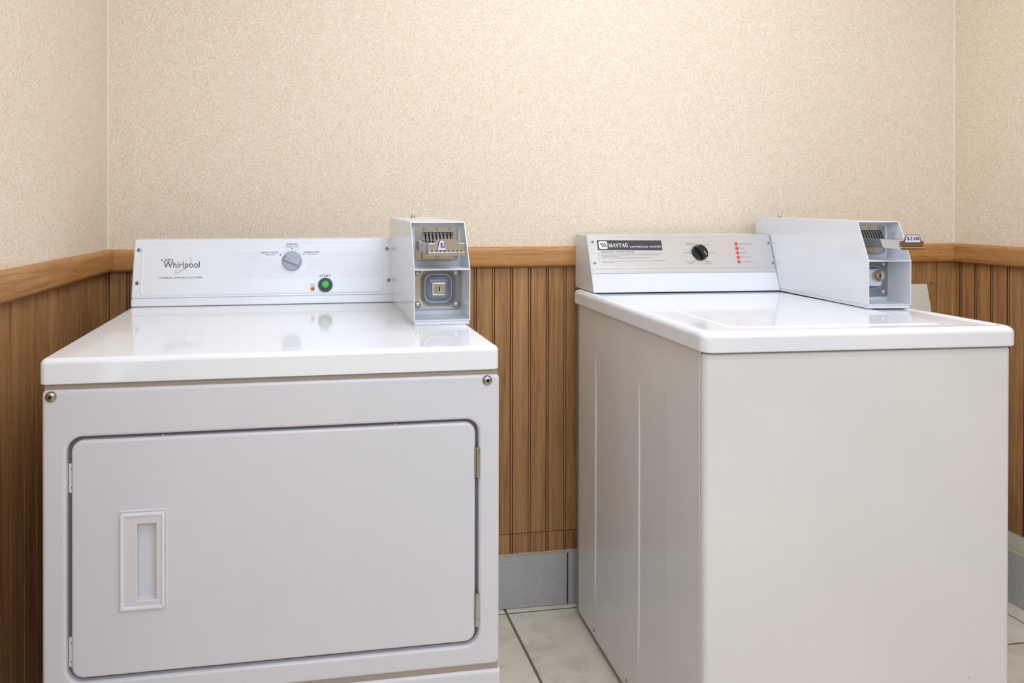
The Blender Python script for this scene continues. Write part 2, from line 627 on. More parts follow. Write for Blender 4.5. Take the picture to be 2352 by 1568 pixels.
# --- boards of the wainscot
def board_mesh(pitch, z0, z1):
    bm = bmesh.new()
    bw, gw, t, g = .0021, .0024, .0075, .0042
    xs = [(-bw, t - .0006), (bw, t - .0006), (bw + .0004, g), (bw + gw - .0004, g), (bw + gw, t), (pitch - bw - gw, t), (pitch - bw - gw + .0004, g), (pitch - bw - .0004, g), (pitch - bw, .001)]
    lo = [bm.verts.new((x, .012 - y, z0)) for x, y in xs]
    hi = [bm.verts.new((x, .012 - y, z1)) for x, y in xs]
    for i in range(len(xs) - 1):
        f = bm.faces.new((lo[i], lo[i + 1], hi[i + 1], hi[i]))
        f.material_index = 1 if i in (1, 2, 5, 6) else 0
    b0, b1 = bm.verts.new((-bw, .0119, z0)), bm.verts.new((pitch - bw, .0119, z0))
    b2, b3 = bm.verts.new((-bw, .0119, z1)), bm.verts.new((pitch - bw, .0119, z1))
    bm.faces.new([b0] + lo + [b1])
    bm.faces.new([b2] + hi + [b3])
    bm.faces.new((b0, b1, b3, b2))
    bm.faces.new((b0, lo[0], hi[0], b2))
    bmesh.ops.recalc_face_normals(bm, faces=bm.faces)
    me = bpy.data.meshes.new('board')
    bm.to_mesh(me); bm.free()
    me.materials.append(M['board']); me.materials.append(M['groove'])
    return me

def boards(parent, me, starts, clip=None):
    for x in starts:
        o = bpy.data.objects.new('board', me)
        o.location = (x, 0, 0)
        o.parent = parent
        COL.objects.link(o)
# plywood backing the boards are cut into, seen only at the ends
mb = board_mesh(.0534, .208, .985)
boards(wb, mb, [.252 + .0534 * k for k in range(-17, 30)])
boards(wb, board_mesh(.0292, .208, .985), [.252 - .0534 * 17 - .0292])
boards(wb, board_mesh(.0507, .208, .985), [.252 - .0534 * 17 - .0292 - .0507])
ms = board_mesh(.0534, ZB, .206)
boards(wb, ms, [.252 + .0534 * k for k in range(-18, 30)])
ml = board_mesh(.0567, .12, .985)
boards(wl, ml, [-.0413 - .0567 * k for k in range(0, 52)])
mr = board_mesh(.0508, .2005, .985)
boards(wr, mr, [.0195 + .0508 * k for k in range(-1, 57)])

# --- chair rail (moulded, mitred at the corners)
RP = [(0, RZ1), (.010, RZ1), (.0165, RZ1 - .003), (.0195, RZ1 - .009), (.0205, RZ1 - .02), (.0205, RZ0 + .022), (.0190, RZ0 + .010), (.0150, RZ0 + .003), (.009, RZ0), (0, RZ0)]
def rail(name, x0, x1, m0, m1, loc, rz):
    bm = bmesh.new()
    loft(bm, [[(x0 + d * m0, -d, z) for d, z in RP], [(x1 - d * m1, -d, z) for d, z in RP]])
    o = new_obj(name, bm, M['rail'], None, True, 50, kind='structure')
    o.location = loc
    o.rotation_euler = (0, 0, rz)
    return o
rb = rail('trim_1', XL, XR, 1, 1, (0, 0, 0), 0)
rl = rail('trim_2', -DEPTH, 0, 0, 1, (XL, 0, 0), LA)
rr = rail('trim_3', 0, DEPTH, 1, 0, (XR, 0, 0), RA)
def nail(parent, x, z, r=.0017, d=.0206):
    bm = bmesh.new()
    lathe(bm, [(r, 0), (r * .8, .0004)], lambda u, v, h: (x + u, -d - h, z + v), 10)
    new_obj('nail', bm, M['groove'], parent, False)
nail(rl, -.30, 1.004); nail(rl, -.026, .996, .0013)
nail(rb, XL + .075, 1.010); nail(rb, 1.735, 1.002); nail(rr, .075, 1.008)
nail(wb, .548, .885, .004, .004)
nail(wb, 1.725, .905, .003, .004)

# --- corner beads of caulk where the papers meet
for n_, x, y, s in (('trim_4', XL + .002, 0, 1), ('trim_5', XR - .002, 0, -1)):
    bm = bmesh.new()
    box(bm, (x - .0025, -.0020, RZ1), (x + .0025, .004, CEIL), .0012, 2)
    new_obj(n_, bm, M['corner'], None, kind='structure')

# --- grey tile base
def baseboard(name, starts, pitch, loc, rz, x_lo, x_hi, gap=.0055, caulk=(ZB, ZB + .0032)):
    e = empty(name, loc, rz, kind='structure')
    bm = bmesh.new()
    box(bm, (x_lo, -.006, 0), (x_hi, .012, ZB - .001))
    new_obj('joint_grout', bm, M['base_grout'], e, False)
    bm = bmesh.new()
    n = 60
    ring = []
    for i in range(n + 1):                        # wavering bead of caulk
        x = x_lo + (x_hi - x_lo) * i / n
        zz = caulk[1] + random.uniform(-.0012, .0012)
        ring.append([(x, -.0095, caulk[0] - .001), (x, -.0100, (caulk[0] + zz) / 2), (x, -.0035, zz), (x, .004, zz), (x, .004, caulk[0] - .001)])
    loft(bm, ring)
    new_obj('caulk_bead', bm, M['caulk'], e)
    bm = bmesh.new()
    box(bm, (0, -.01, .001), (pitch - gap, .004, ZB), .0012, 1)
    me = None
    for x in starts:
        if me is None:
            o = new_obj('base_tile', bm, M['base_tile'], e, False)
            me = o.data
        else:
            o = bpy.data.objects.new('base_tile', me)
            COL.objects.link(o)
            o.parent = e
        o.location = (x, 0, 0)
    return e
baseboard('baseboard_back', [.526 + .331 * k for k in range(-4, 4)], .331, (0, 0, 0), 0, XL, XR)
bl_ = baseboard('baseboard_left', [-.331 * k for k in range(1, 10)], .331, (XL, 0, 0), LA, -DEPTH, 0, caulk=(ZB, ZB + .004))
br_ = baseboard('baseboard_right', [.331 * k for k in range(0, 9)], .331, (XR, 0, 0), RA, 0, DEPTH)
bm = bmesh.new()                                   # bare plaster strip under the right-hand boards
box(bm, (0, .0065, ZB), (DEPTH, .012, .2005))
new_obj('plaster_strip', bm, M['board_white'], wr, False)

# --- floor
fl = empty('floor', kind='structure')
bm = bmesh.new()
box(bm, (XL - .4, -DEPTH - .05, -.05), (XR + .3, .05, -.0025))
new_obj('grout_bed', bm, M['grout'], fl, False)
px_, py_ = .3488, .3305
bm = bmesh.new()
box(bm, (.0035, -py_ + .0035, -.012), (px_ - .0035, -.0035, 0), .0015, 1)
tile_o = new_obj('tile', bm, M['tile'], fl, False)
first = True
for i in range(-4, 5):
    for j in range(-1, 10):
        x, y = .3365 + px_ * i, -.0265 - py_ * j
        if i == -4: x0c = x
        o = tile_o if first else bpy.data.objects.new('tile', tile_o.data)
        if not first:
            COL.objects.link(o); o.parent = fl
        first = False
        o.location = (x, y, 0)

# ------------------------------------------------------------------ coin box (a part of each machine)
def coin_box(root, M4, W, zb, zd, zt, bt, Lr, ztr, slide, round_lock, hole, ink, price, face_w):
    """M4 places the box; local x across, y back, z up from the deck"""
    fr3 = lambda x, y, z: tuple(M4 @ Vector((x, y, z)))
    cb = bmesh.new()
    t = .0022
    back = .073
    side = [(0, zb), (0, zd), (bt, zt), (Lr, ztr), (Lr, zb)]
    def sheet(x0, x1):
        tmp = bmesh.new()
        loft(tmp, [[(x0, y, z) for y, z in side], [(x1, y, z) for y, z in side]])
        bmesh.ops.bevel(tmp, geom=list(tmp.edges), offset=.0007, segments=2, affect='EDGES', profile=.5)
        return tmp
    s1 = sheet(0, t)
    merge(cb, s1)
    s2 = sheet(W - t, W)
    if not hole:
        merge(cb, s2)
    # top, floor, shelf, inner back, rear
    def slab(pts, x0=t * .6, x1=None):
        x1 = x1 or W - t * .6
        tmp = bmesh.new()
        loft(tmp, [[(x0, y, z) for y, z in pts], [(x1, y, z) for y, z in pts]])
        bmesh.ops.bevel(tmp, geom=list(tmp.edges), offset=.0005, segments=1, affect='EDGES')
        merge(cb, tmp)
    slab([(bt, zt), (Lr, ztr), (Lr, ztr - t), (bt - .0008, zt - t)])
    slab([(0, zb), (0, zb + t), (Lr, zb + t), (Lr, zb)])
    slab([(.0, zd + .0012), (.0, zd - t), (back, zd - t), (back, zd + .0012)])
    slab([(back, zb), (back + t, zb), (back + t, zt), (back, zt)])
    slab([(Lr - t, zb), (Lr, zb), (Lr, ztr), (Lr - t, ztr)])
    # plinth the box is bolted through
    box(cb, (.0012, .002, 0), (W - .0012, Lr - .005, zb + .0005), .0008, 1)
    for v in cb.verts:
        v.co = M4 @ v.co
    body = new_obj('coin_box', cb, M['enamel_box'], root, True, 40)
    if hole:
        for v in s2.verts: v.co = M4 @ v.co
        so = new_obj('side_sheet', s2, M['enamel_box'], body, True, 40)
        cut = bmesh.new()
        lathe(cut, [(.0048, -.02), (.0048, .02)], lambda u, v, h: fr3(W + h, .018 + u, .0236 + v), 24, cap0=True)
        co = new_obj('cutter', cut, M['enamel_box'])
        md = so.modifiers.new('hole', 'BOOLEAN')
        md.object = co; md.operation = 'DIFFERENCE'; md.solver = 'EXACT'
        co.hide_viewport = False
        bpy.context.view_layer.update()
        dg = bpy.context.evaluated_depsgraph_get()
        nm = bpy.data.meshes.new_from_object(so.evaluated_get(dg))
        so.modifiers.clear()
        so.data = nm
        bpy.data.objects.remove(co)
    F3 = lambda y: (lambda u, v, h: fr3(u, y - h, v))
    # --- lower chamber: vault plate, bolts, collar, lock
    pl = bmesh.new()
    yb = back - .0005
    px0, px1, pz0, pz1 = .004, W - .0035, zb + .011, zd - .003
    cx, cz = W * .545, (pz0 + pz1) / 2 + .002
    ro = .029
    n = 7
    R_ = lambda x0, x1, z0, z1, r, y: [fr3(x, y, z) for x, z in rrect(x0, x1, z0, z1, r, n)]
    sq = lambda s, r, y: R_(cx - s, cx + s, cz - s * 1.02, cz + s * 1.02, r, y)
    rings = [R_(px0, px1, pz0, pz1, .002, yb), R_(px0, px1, pz0, pz1, .002, yb - .002), R_(px0 + .0006, px1 - .0006, pz0 + .0006, pz1 - .0006, .002, yb - .0026),
             sq(ro + .008, .020, yb - .0026), sq(ro + .003, .018, yb - .004), sq(ro, .017, yb - .0085), sq(ro - .0015, .016, yb - .0098), sq(ro - .003, .0145, yb - .0095)]
    loft(pl, rings, cap0=False, cap1=False)
    new_obj('vault_plate', pl, M['zinc'], body, True, 60)
    dish = bmesh.new()
    rings = [sq(ro - .003, .0145, yb - .0095), sq(ro - .008, .012, yb - .003), sq(ro - .011, .009, yb - .0025), sq(.0172, .007, yb - .004), sq(.0165, .0065, yb - .006)]
    loft(dish, rings, cap0=False, cap1=True)
    new_obj('lock_recess', dish, M['greyblue'], body, True, 60)
    lock = bmesh.new()
    if round_lock:
        fy = yb - .008
        bs = bmesh.new()
        loft(bs, [sq(.0205, .008, yb - .004), sq(.0200, .008, yb - .013), sq(.0185, .008, yb - .016), sq(.015, .008, yb - .017)])
        new_obj('lock_boss', bs, M['enamel_box'], body, True, 50)
        lx, lz = cx + .0065, cz + .006
        fr_ = lambda u, v, h: fr3(lx + u, yb - .0165 - h, lz + v)
        lathe(lock, [(.0115, 0), (.0118, .006), (.0135, .0075), (.0135, .0095), (.0128, .0105)], fr_, 32)
        fz = .0106
    else:
        lx, lz = cx + .0005, cz - .001
        fr_ = lambda u, v, h: fr3(lx + u, yb - .006 - h, lz + v)
        sqb = lambda s, r, h: [fr_(x, z, h) for x, z in rrect(-s * 1.05, s * 1.05, -s, s, r, n)]
        loft(lock, [sqb(.0150, .005, 0), sqb(.0150, .005, .006), sqb(.0143, .0045, .0085), sqb(.0125, .004, .0098), sqb(.010, .0035, .0102)], cap0=False)
        fz = .0103
    new_obj('lock', lock, M['chrome'], body, True, 50)
    kc = bmesh.new()
    lathe(kc, [(.0068, fz - .001), (.0068, fz + .0008), (.0062, fz + .0014), (.0052, fz + .0006)], fr_, 28)
    tmp = [fr_(x, z, fz + .0010) for x, z in rrect(-.0012, .0012, -.0046, .0046, .0005, 2)]
    tmp2 = [fr_(x, z, fz + .0002) for x, z in rrect(-.0012, .0012, -.0046, .0046, .0005, 2)]
    loft(kc, [tmp2, tmp], mi=1)
    new_obj('lock_cylinder', kc, [M['steel'], M['dark']], body, True, 40)
    for bx in ((.0185, W - .011) if not round_lock else (.0185, W - .0105)):
        for bz in (pz0 + .010, pz1 - .009):
            b_ = bmesh.new()
            r0 = .0066
            lathe(b_, [(r0, 0), (r0, .0006), (r0 * .92, .0016), (r0 * .7, .0026), (r0 * .35, .0031), (.0003, .0032)], lambda u, v, h: fr3(bx + u, yb - .0024 - h, bz + v), 20)
            new_obj('bolt', b_, M['steel'], body, True, 60)
    # --- upper chamber: coin slide mechanism
    mp_ = bmesh.new()
    ux0, ux1, uz0, uz1 = .0146, W - .0083, zd + .012, zt - .0105
    rg = lambda i, y: R_(ux0 + i, ux1 - i, uz0 + i, uz1 - i, .006, y)
    loft(mp_, [rg(0, yb), rg(0, yb - .0015), rg(.0006, yb - .0021)], cap0=False)
    new_obj('mount_plate', mp_, M['zinc'], body, True, 50)
    for bx in (ux0 + .017, (ux0 + ux1) / 2, ux1 - .017):
        b_ = bmesh.new()
        r0 = .0026
        lathe(b_, [(r0, 0), (r0 * .9, .0012), (r0 * .5, .0019), (.0002, .0021)], lambda u, v, h: fr3(bx + u, yb - .0020 - h, uz1 - .0050 + v), 14)
        new_obj('rivet', b_, M['steel'], body, True, 60)
    sa, sb, sz0, sz1, tz, f_y, ts0, ts1 = slide
    # comb of teeth with dark slots
    comb = bmesh.new()
    c0, c1, z_lo, z_hi = ux0 + .0125, ux1 - .0105, sz1 + .0005, uz1 - .0165
    nteeth = 9
    sl = .0026
    tw = (c1 - c0 - sl * (nteeth - 1)) / nteeth
    dk = bmesh.new()
    box(dk, (c0 + .001, yb - .004, z_lo), (c1 - .001, yb - .0019, z_hi + .006))
    for v in dk.verts: v.co = M4 @ v.co
    for i in range(nteeth):
        xa = c0 + i * (tw + sl)
        pts = [(yb - .0025, z_hi + .006), (yb - .0045, z_hi + .005), (yb - .010, z_hi - .003), (yb - .013, z_hi - .009), (yb - .016, z_lo), (yb - .0025, z_lo)]
        loft(comb, [[fr3(xa, y, z) for y, z in pts], [fr3(xa + tw, y, z) for y, z in pts]])
    new_obj('slot_comb', comb, M['chrome'], body, True, 30)
    new_obj('slot_backing', dk, M['dark'], body, False)
    # tray + arm + face of the slide
    tr = bmesh.new()
    ins = .004 if round_lock else .0005
    box(tr, (sa + ins, f_y + .003, sz0 + .0006), (sb - ins, yb - .004, sz1 + (.0012 if round_lock else -.0006)), .0015, 2)
    if not round_lock:                              # stepped side walls of the tray
        for k_, (y0_, y1_) in enumerate(((.030, .050), (-.004, .012))):
            box(tr, (sa - .0012, y0_, sz0 + .001), (sb + .0006, y1_, sz1 - .001), .001, 2)
    box(tr, (sa, f_y, sz0), (sb, f_y + .006, sz1), .0009, 2)
    box(tr, (sa - .0005, f_y - .0028, sz0 - .0008), (sb + .0005, f_y + .004, sz0 + (sz1 - sz0) * .27), .0009, 2)
    pts = [(ts0 - .004, sz1 - .002), (ts0 + .002, tz), (ts1 - .002, tz), (ts1 + .004, sz1 - .002)]
    tmp = bmesh.new()
    loft(tmp, [[(x, f_y - .0006, z) for x, z in pts], [(x, f_y + .004, z) for x, z in pts]])
    bmesh.ops.bevel(tmp, geom=list(tmp.edges), offset=.0007, segments=2, affect='EDGES')
    merge(tr, tmp)
    if round_lock:                                  # face tilted slightly down so its chrome mirrors the darker wood
        for v in tr.verts:
            v.co.y -= (v.co.z - sz0) * .035
    for v in tr.verts: v.co = M4 @ v.co
    new_obj('coin_slide', tr, M['chrome'], body, True, 40)
    nb = bmesh.new()
    for i in range(8):
        xa = sa + .006 + (sb - sa - .012) * i / 7
        box(nb, (xa - .0011, f_y - .0012, sz0 + (sz1 - sz0) * .285), (xa + .0011, f_y + .001, sz0 + (sz1 - sz0) * .37))
    for v in nb.verts: v.co = M4 @ v.co
    new_obj('coin_notches', nb, M['dark'], body, False)
    # lower bracket behind the slide
    bk = bmesh.new()
    box(bk, (ux0 + .012, yb - .012, uz0 + .001), (ux1 - .010, yb - .002, sz0 - .001), .001, 1)
    box(bk, (W * .52 - .003, yb - .015, uz0 + .003), (W * .52 + .003, yb - .011, sz0 - .003), .0008, 1)
    for v in bk.verts: v.co = M4 @ v.co
    new_obj('slide_bracket', bk, M['zinc'], body, True, 40)
    # price sticker
    st = bmesh.new()
    Fp = lambda u, v, h: fr3(u, f_y - .0009 - h - ((v - sz0) * .035 if round_lock else 0), v)
    if price == '$2':
        q0, q1, qz0, qz1 = ts0 + .0015, ts0 + .0165, sz0 + .0085, tz - .0022
        poly = [(q0 - .0005, qz0), (q1, qz0), (q1, qz1 - .006), (q1 - .004, qz1 - .0002), (q0 + .0045, qz1), (q0 + .003, qz1 - .002)]
        out = [(q0 + .0068, qz1), (q0 + .0045, qz1), (q0 + .003, qz1 - .002), (q0 - .0005, qz0), (q1, qz0)]
        ribbon(st, out, .0011, Fp, 1, .0006)
        ribbon(st, [(q1 - .0052, qz1), (q1 - .003, qz1 - .001)], .0009, Fp, 1, .0006)
        tx = (q0 + .0050, q1 - .0003, qz0 + .0048, qz0 + .0138)
    else:
        q0, q1, qz0, qz1 = ts0 + .0010, ts1 - .0010, sz1 - .0042, tz - .0008
        poly = [(q0 - .0022, qz0), (q1 + .0022, qz0), (q1, qz1 - .002), (q1 - .0018, qz1), (q0 + .0018, qz1), (q0, qz1 - .002)]
        ribbon(st, poly, .0012, Fp, 1, .0006, True)
        tx = (q0 + .0020, q1 - .0010, qz0 + .0048, qz1 - .0038)
    vv = [st.verts.new(Fp(x, z, .0004)) for x, z in poly]
    st.faces.new(vv)
    roman(st, price, Fp, tx[0], tx[1], tx[2], tx[3], 2, .0007)
    new_obj('price_sticker', st, [M['sticker'], ink, M['dark']], body, False, label='white price sticker reading ' + price)
    # cap nut on the lid
    cn = bmesh.new()
    lathe(cn, [(.0058, 0), (.0058, .002), (.0040, .0026), (.0040, .0065), (.0028, .0085), (.0005, .0092)], lambda u, v, h: fr3(.051 + u, Lr - .034 + v, ztr - .0005 + h), 16)
    new_obj('lid_bolt', cn, M['steel'], body, True, 40)
    # small rivets inside the right sheet
    for y_, z_ in ((.008, zd + .02), (.055, zd - .012), (.035, zd - .010), (.055, zd - .045), (.045, zt - .018)):
        rv = bmesh.new()
        lathe(rv, [(.0013, 0), (.001, .0004), (.0003, .0006)], lambda u, v, h: fr3(W - t - h, y_ + u, z_ + v), 8)
        new_obj('rivet', rv, M['enamel_box'], body)
    return body

# ------------------------------------------------------------------ the dryer
DX, DY = -.6062, -.8368
dr = empty('dryer', (DX, DY, 0), R(-.07), label='white coin dryer with a square door, recessed door pull and green start button', cat='dryer')
DZ = .921
# cabinet (sides + rear), slightly inside the front panel
bm = bmesh.new()
box(bm, (.004, .012, .0), (.682, .70, .882), .006, 2)
cab = new_obj('cabinet', bm, M['enamel'], dr)
# front panel with the door opening
bm = bmesh.new()
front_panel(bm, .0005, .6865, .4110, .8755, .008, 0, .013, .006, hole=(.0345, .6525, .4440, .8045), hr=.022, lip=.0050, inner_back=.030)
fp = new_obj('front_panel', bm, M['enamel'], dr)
bm = bmesh.new()                                   # tan strip seen in the slits above and below the panel
M['tan'] = mat('tan_gap_strip', 'a3968a', .7)
box(bm, (.004, .003, .872), (.683, .012, .884))
new_obj('seam_strip', bm, M['tan'], dr, False)
bm = bmesh.new()
box(bm, (.004, .003, .400), (.684, .012, .414))
new_obj('seam_strip', bm, M['tan'], dr, False)
bm = bmesh.new()                                   # grey liner paints the gap's shade in; recessed back of the opening follows
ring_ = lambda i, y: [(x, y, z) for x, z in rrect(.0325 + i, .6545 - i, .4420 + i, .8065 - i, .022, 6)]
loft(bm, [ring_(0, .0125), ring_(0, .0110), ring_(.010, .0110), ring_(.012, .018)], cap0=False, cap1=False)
new_obj('gap_shade_liner', bm, mat('grey_gap_shade', '6f6c70', .6), dr)
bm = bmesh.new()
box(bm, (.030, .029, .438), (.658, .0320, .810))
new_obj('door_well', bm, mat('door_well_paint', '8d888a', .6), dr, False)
# kick panel
bm = bmesh.new()
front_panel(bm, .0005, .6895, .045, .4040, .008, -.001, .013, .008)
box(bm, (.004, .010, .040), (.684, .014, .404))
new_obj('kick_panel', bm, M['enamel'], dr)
for fx in (.05, .64):
    for fy in (.05, .65):
        bm = bmesh.new()
        lathe(bm, [(.018, 0), (.018, .01), (.008, .012), (.008, .03)], lambda u, v, h: (fx + u, fy + v, h), 12, cap0=True)
        new_obj('foot', bm, M['rubber'], dr)
# top panel
bm = bmesh.new()
rings = []
def topring(i, z, r=.010): return [(x, y, z) for x, y in rrect(-.0022 + i, .6850 - i, -.0035 + i, .702 - i, max(r - i * .4, .002), 6)]
rings.append(topring(.0015, .8832))
rings.append(topring(0, .8850))
for k in range(6):
    t = R(90 * k / 5)
    rings.append(topring(.0085 * (1 - math.cos(t)), DZ - .0085 * (1 - math.sin(t))))
loft(bm, rings)
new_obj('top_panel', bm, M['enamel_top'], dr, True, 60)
# corner screws
for sx_, sz_ in ((.0137, .8656), (.6656, .8659)):
    dome_screw('screw', dr, lambda u, v, h: (sx_ + u, -h, sz_ + v), .0079, [M['screw'], M['dark']], .0045, .28)
# door
bm = bmesh.new()
front_panel(bm, .0408, .6470, .4500, .7995, .017, .0005, .020, .0045, hole=(.1115, .1705, .5485, .6875), hr=.0015, lip=.0003, inner_back=.003)
door = new_obj('door', bm, M['enamel'], dr)
# door pull: embossed surround, frame, textured face, curved pocket
hx0, hx1, hz0, hz1 = .1095, .1725, .5465, .6895
bm = bmesh.new()
def hr_(i, y, r): return [(x, y, z) for x, z in rrect(hx0 + i, hx1 - i, hz0 + i, hz1 - i, r, 4)]
loft(bm, [hr_(-.0045, .0004, .004), hr_(-.0025, -.0007, .004), hr_(-.0012, -.0003, .003), hr_(-.0004, .0004, .003)], cap0=False, cap1=False)
new_obj('pull_surround', bm, M['enamel'], door, True, 60)
bm = bmesh.new()
loft(bm, [hr_(0, .0004, .0022), hr_(0, -.0030, .0022), hr_(.0008, -.0038, .0020), hr_(.0040, -.0038, .0012), hr_(.0048, -.0030, .001), hr_(.0050, -.0018, .001)], cap0=False, cap1=False)
new_obj('pull_frame', bm, M['plastic_smooth'], door, True, 50)
pk0, pk1, pz0_, pz1_ = .1325, .1610, .5592, .6735
bm = bmesh.new()
def pr(i, y): return [(x, y, z) for x, z in rrect(pk0 - i, pk1 + i, pz0_ - i, pz1_ + i, .0008, 4)]
loft(bm, [hr_(.0048, -.0019, .001), pr(.0008, -.0019)], cap0=False, cap1=False)
new_obj('pull_face', bm, M['plastic'], door, False)
bm = bmesh.new()
cols = []
prof = [(pk0, -.0015)] + [(pk0, .0265)] + [(pk0 + (pk1 - pk0) * math.sin(R(90 * k / 10)), .0275 * math.cos(R(90 * k / 10)) ** .8) for k in range(1, 10)] + [(pk1, -.0015)]
lo = [(x, y, pz0_) for x, y in prof]
hi = [(x, y, pz1_) for x, y in prof]
loft(bm, [lo, hi], close=False)
for v0, v1 in zip(prof, prof[1:]):
    pass
bm.verts.ensure_lookup_table()
loft(bm, [pr(.0008, -.0019), pr(-.0002, -.0015)], cap0=False, cap1=False)
new_obj('pull_pocket', bm, M['plastic_smooth'], door, True, 50)
# hinges
for z0_, z1_ in ((.7115, .7605), (.4742, .5282)):
    bm = bmesh.new()
    hx, hy, r0 = .6500, .0010, .0042
    fr_ = lambda u, v, h: (hx + u, hy + v, z1_ - h)
    LH = z1_ - z0_
    lathe(bm, [(.0015, 0), (r0 * .8, .0008), (r0, .003), (r0, LH * .30), (r0 * .92, LH * .305), (r0 * .92, LH * .312), (r0, LH * .317), (r0, LH * .74), (r0 * .9, LH * .745), (r0 * .9, LH * .755), (r0 * 1.04, LH * .76), (r0 * 1.04, LH * .985), (r0 * .8, LH)], fr_, 18, cap0=True)
    box(bm, (hx - .007, .006, z0_ + .002), (hx - .001, .0085, z1_ - .002))
    box(bm, (hx - .001, .004, z0_ + .002), (hx + .0045, .0065, z1_ - .002))
    new_obj('hinge', bm, M['zinc'], dr, True, 40)
# white catch tabs in the left gap
for z0_, z1_ in ((.7206, .7638), (.4640, .5080)):
    bm = bmesh.new()
    box(bm, (.0352, .008, z0_), (.0420, .016, z1_), .001, 1)
    lathe(bm, [(.0014, 0), (.0010, .0008)], lambda u, v, h: (.0400 + u, .008 - h, z1_ - .008 + v), 8, mi=1)
    lathe(bm, [(.0014, 0), (.0010, .0008)], lambda u, v, h: (.0400 + u, .008 - h, z0_ + .008 + v), 8, mi=1)
    new_obj('door_catch', bm, [M['plastic_smooth'], M['dark']], dr, False)
for x_ in (.1671, .5194):
    bm = bmesh.new()
    lathe(bm, [(.0045, 0), (.0038, .0012), (.001, .0018)], lambda u, v, h: (x_ + u, .012 + v * .8, .7993 + h), 12)
    new_obj('screw', bm, M['screw'], door)

# --- console of the dryer
cs_o = Vector((0, .5225, DZ)); cs_d = Vector((0, .0395, .147)).normalized(); cs_n = Vector((0, -cs_d.z, cs_d.y))
def dc(u, s, h=0.0):
    p = cs_o + cs_d * s + cs_n * h
    return (u, p.y, p.z)
CL, CR = .0010, .5838
bm = bmesh.new()
prof = [(.5232, DZ + .0012), (.5272, DZ + .0180), (.640, DZ + .0180), (.640, DZ + .0012)]
tmp = bmesh.new()
loft(tmp, [[(CL + .0005, y, z) for y, z in prof], [(CR - .0005, y, z) for y, z in prof]])
bmesh.ops.bevel(tmp, geom=list(tmp.edges), offset=.0012, segments=2, affect='EDGES')
merge(bm, tmp)
p1, p2, p3 = dc(0, .0184), dc(0, .1520), (0, .640, 1.0680)
prof = [(p1[1], p1[2]), (p2[1], p2[2]), (.640, 1.0680), (.640, p1[2])]
tmp = bmesh.new()
loft(tmp, [[(CL, y, z) for y, z in prof], [(CR, y, z) for y, z in prof]])
bmesh.ops.bevel(tmp, geom=list(tmp.edges), offset=.0022, segments=3, affect='EDGES')
merge(bm, tmp)
con = new_obj('console', bm, M['enamel_console'], dr, True, 40)
bm = bmesh.new()
def er(i, h, r): return [dc(u, s, h) for u, s in rrect(.0190 + i, .5610 - i, .0240 + i, .1455 - i, r, 6)]
loft(bm, [er(0, -.0002, .010), er(.0012, .0009, .009), er(.0028, .0009, .008), er(.0042, .0001, .007)], cap0=False, cap1=True)
new_obj('fascia', bm, M['enamel_console'], con, True, 30)
for u_, s_ in ((.0118, .1286), (.0124, .0539), (.5705, .1271), (.5722, .0524)):
    dome_screw('screw', con, lambda u, v, h: dc(u_ + u, s_ + v, h), .0046, [M['screw'], M['dark']], .0022, .34)
# printed logo, captions
T = .0005
FT = lambda h0=T: (lambda u, s, h: dc(u, s, h0 + h))
bm = bmesh.new()
text_into(bm, 'Whirlpool', FT(), .0660, .1445, .0823, .1014, 0, bold=0)
ribbon(bm, [(.0733 + .0125 * math.cos(t), .1048 + .0031 * math.sin(t)) for t in [2 * math.pi * k / 28 for k in range(28)]],
       [.0004 + .0009 * abs(math.cos(2 * math.pi * k / 28)) ** 3 for k in range(28)], FT(), 0, 0, True)
ribbon(bm, [(.0745 + .0058 * math.cos(t), .1046 + .0017 * math.sin(t)) for t in [2 * math.pi * k / 20 for k in range(15)]],
       [.0004 + .0009 * (k / 15) for k in range(15)], FT(), 0)
vv = [bm.verts.new(dc(*p, T)) for p in circ(.0765, .1049, .0010, 12, .0018)]
bm.faces.new(vv)
# green-yellow loop through the word: open ellipse, tilted
ang = math.atan2(.1076 - .0762, .1259 - .0914)
ca, sa_ = math.cos(ang), math.sin(ang)
pts, ws = [], []
for k in range(41):
    t = R(122 + 298 * k / 40)
    e1, e2 = .0236 * math.cos(t), .0060 * math.sin(t)
    pts.append((.1085 + e1 * ca - e2 * sa_, .0917 + e1 * sa_ + e2 * ca))
    ws.append(.0004 + .0008 * math.sin(math.pi * k / 40))
pts = [(x, y) for x, y in pts]
ribbon(bm, pts, ws, FT(.0008), 1)
new_obj('logo', bm, [M['ink'], M['lime']], con, False)
caption(con, M['ink'], 'COMMERCIAL DRYER HEAVY DUTY SERIES', FT(), .0574, .1503, .0630, .0662)
caption(con, M['ink'], 'NORMAL', FT(), .3362, .3637, .1368, .1412)
caption(con, M['ink_grey'], 'Medium Heat', FT(), .3362, .3635, .1318, .1352)
caption(con, M['ink'], 'HEAVY DUTY', FT(), .2800, .3202, .1178, .1224)
caption(con, M['ink_grey'], 'High Heat', FT(), .2893, .3105, .1128, .1170)
caption(con, M['ink'], 'DELICATES', FT(), .3785, .4112, .1180, .1225)
caption(con, M['ink_grey'], 'Low Heat', FT(), .3852, .4056, .1138, .1168)
caption(con, M['ink'], 'START', FT(), .4125, .4385, .0617, .0676)
caption(con, M['ink_grey'], 'Dryer', FT(), .3908, .4022, .0428, .0472)
caption(con, M['ink_grey'], 'in Use', FT(), .3905, .4028, .0393, .0423)
for u_, s_ in ((.3232, .1148), (.3499, .1289), (.3768, .1153)):
    bm = bmesh.new()
    bm.faces.new([bm.verts.new(dc(*p, T)) for p in circ(u_, s_, .0014, 12)])
    new_obj('setting_dot', bm, M['ink'], con, False)
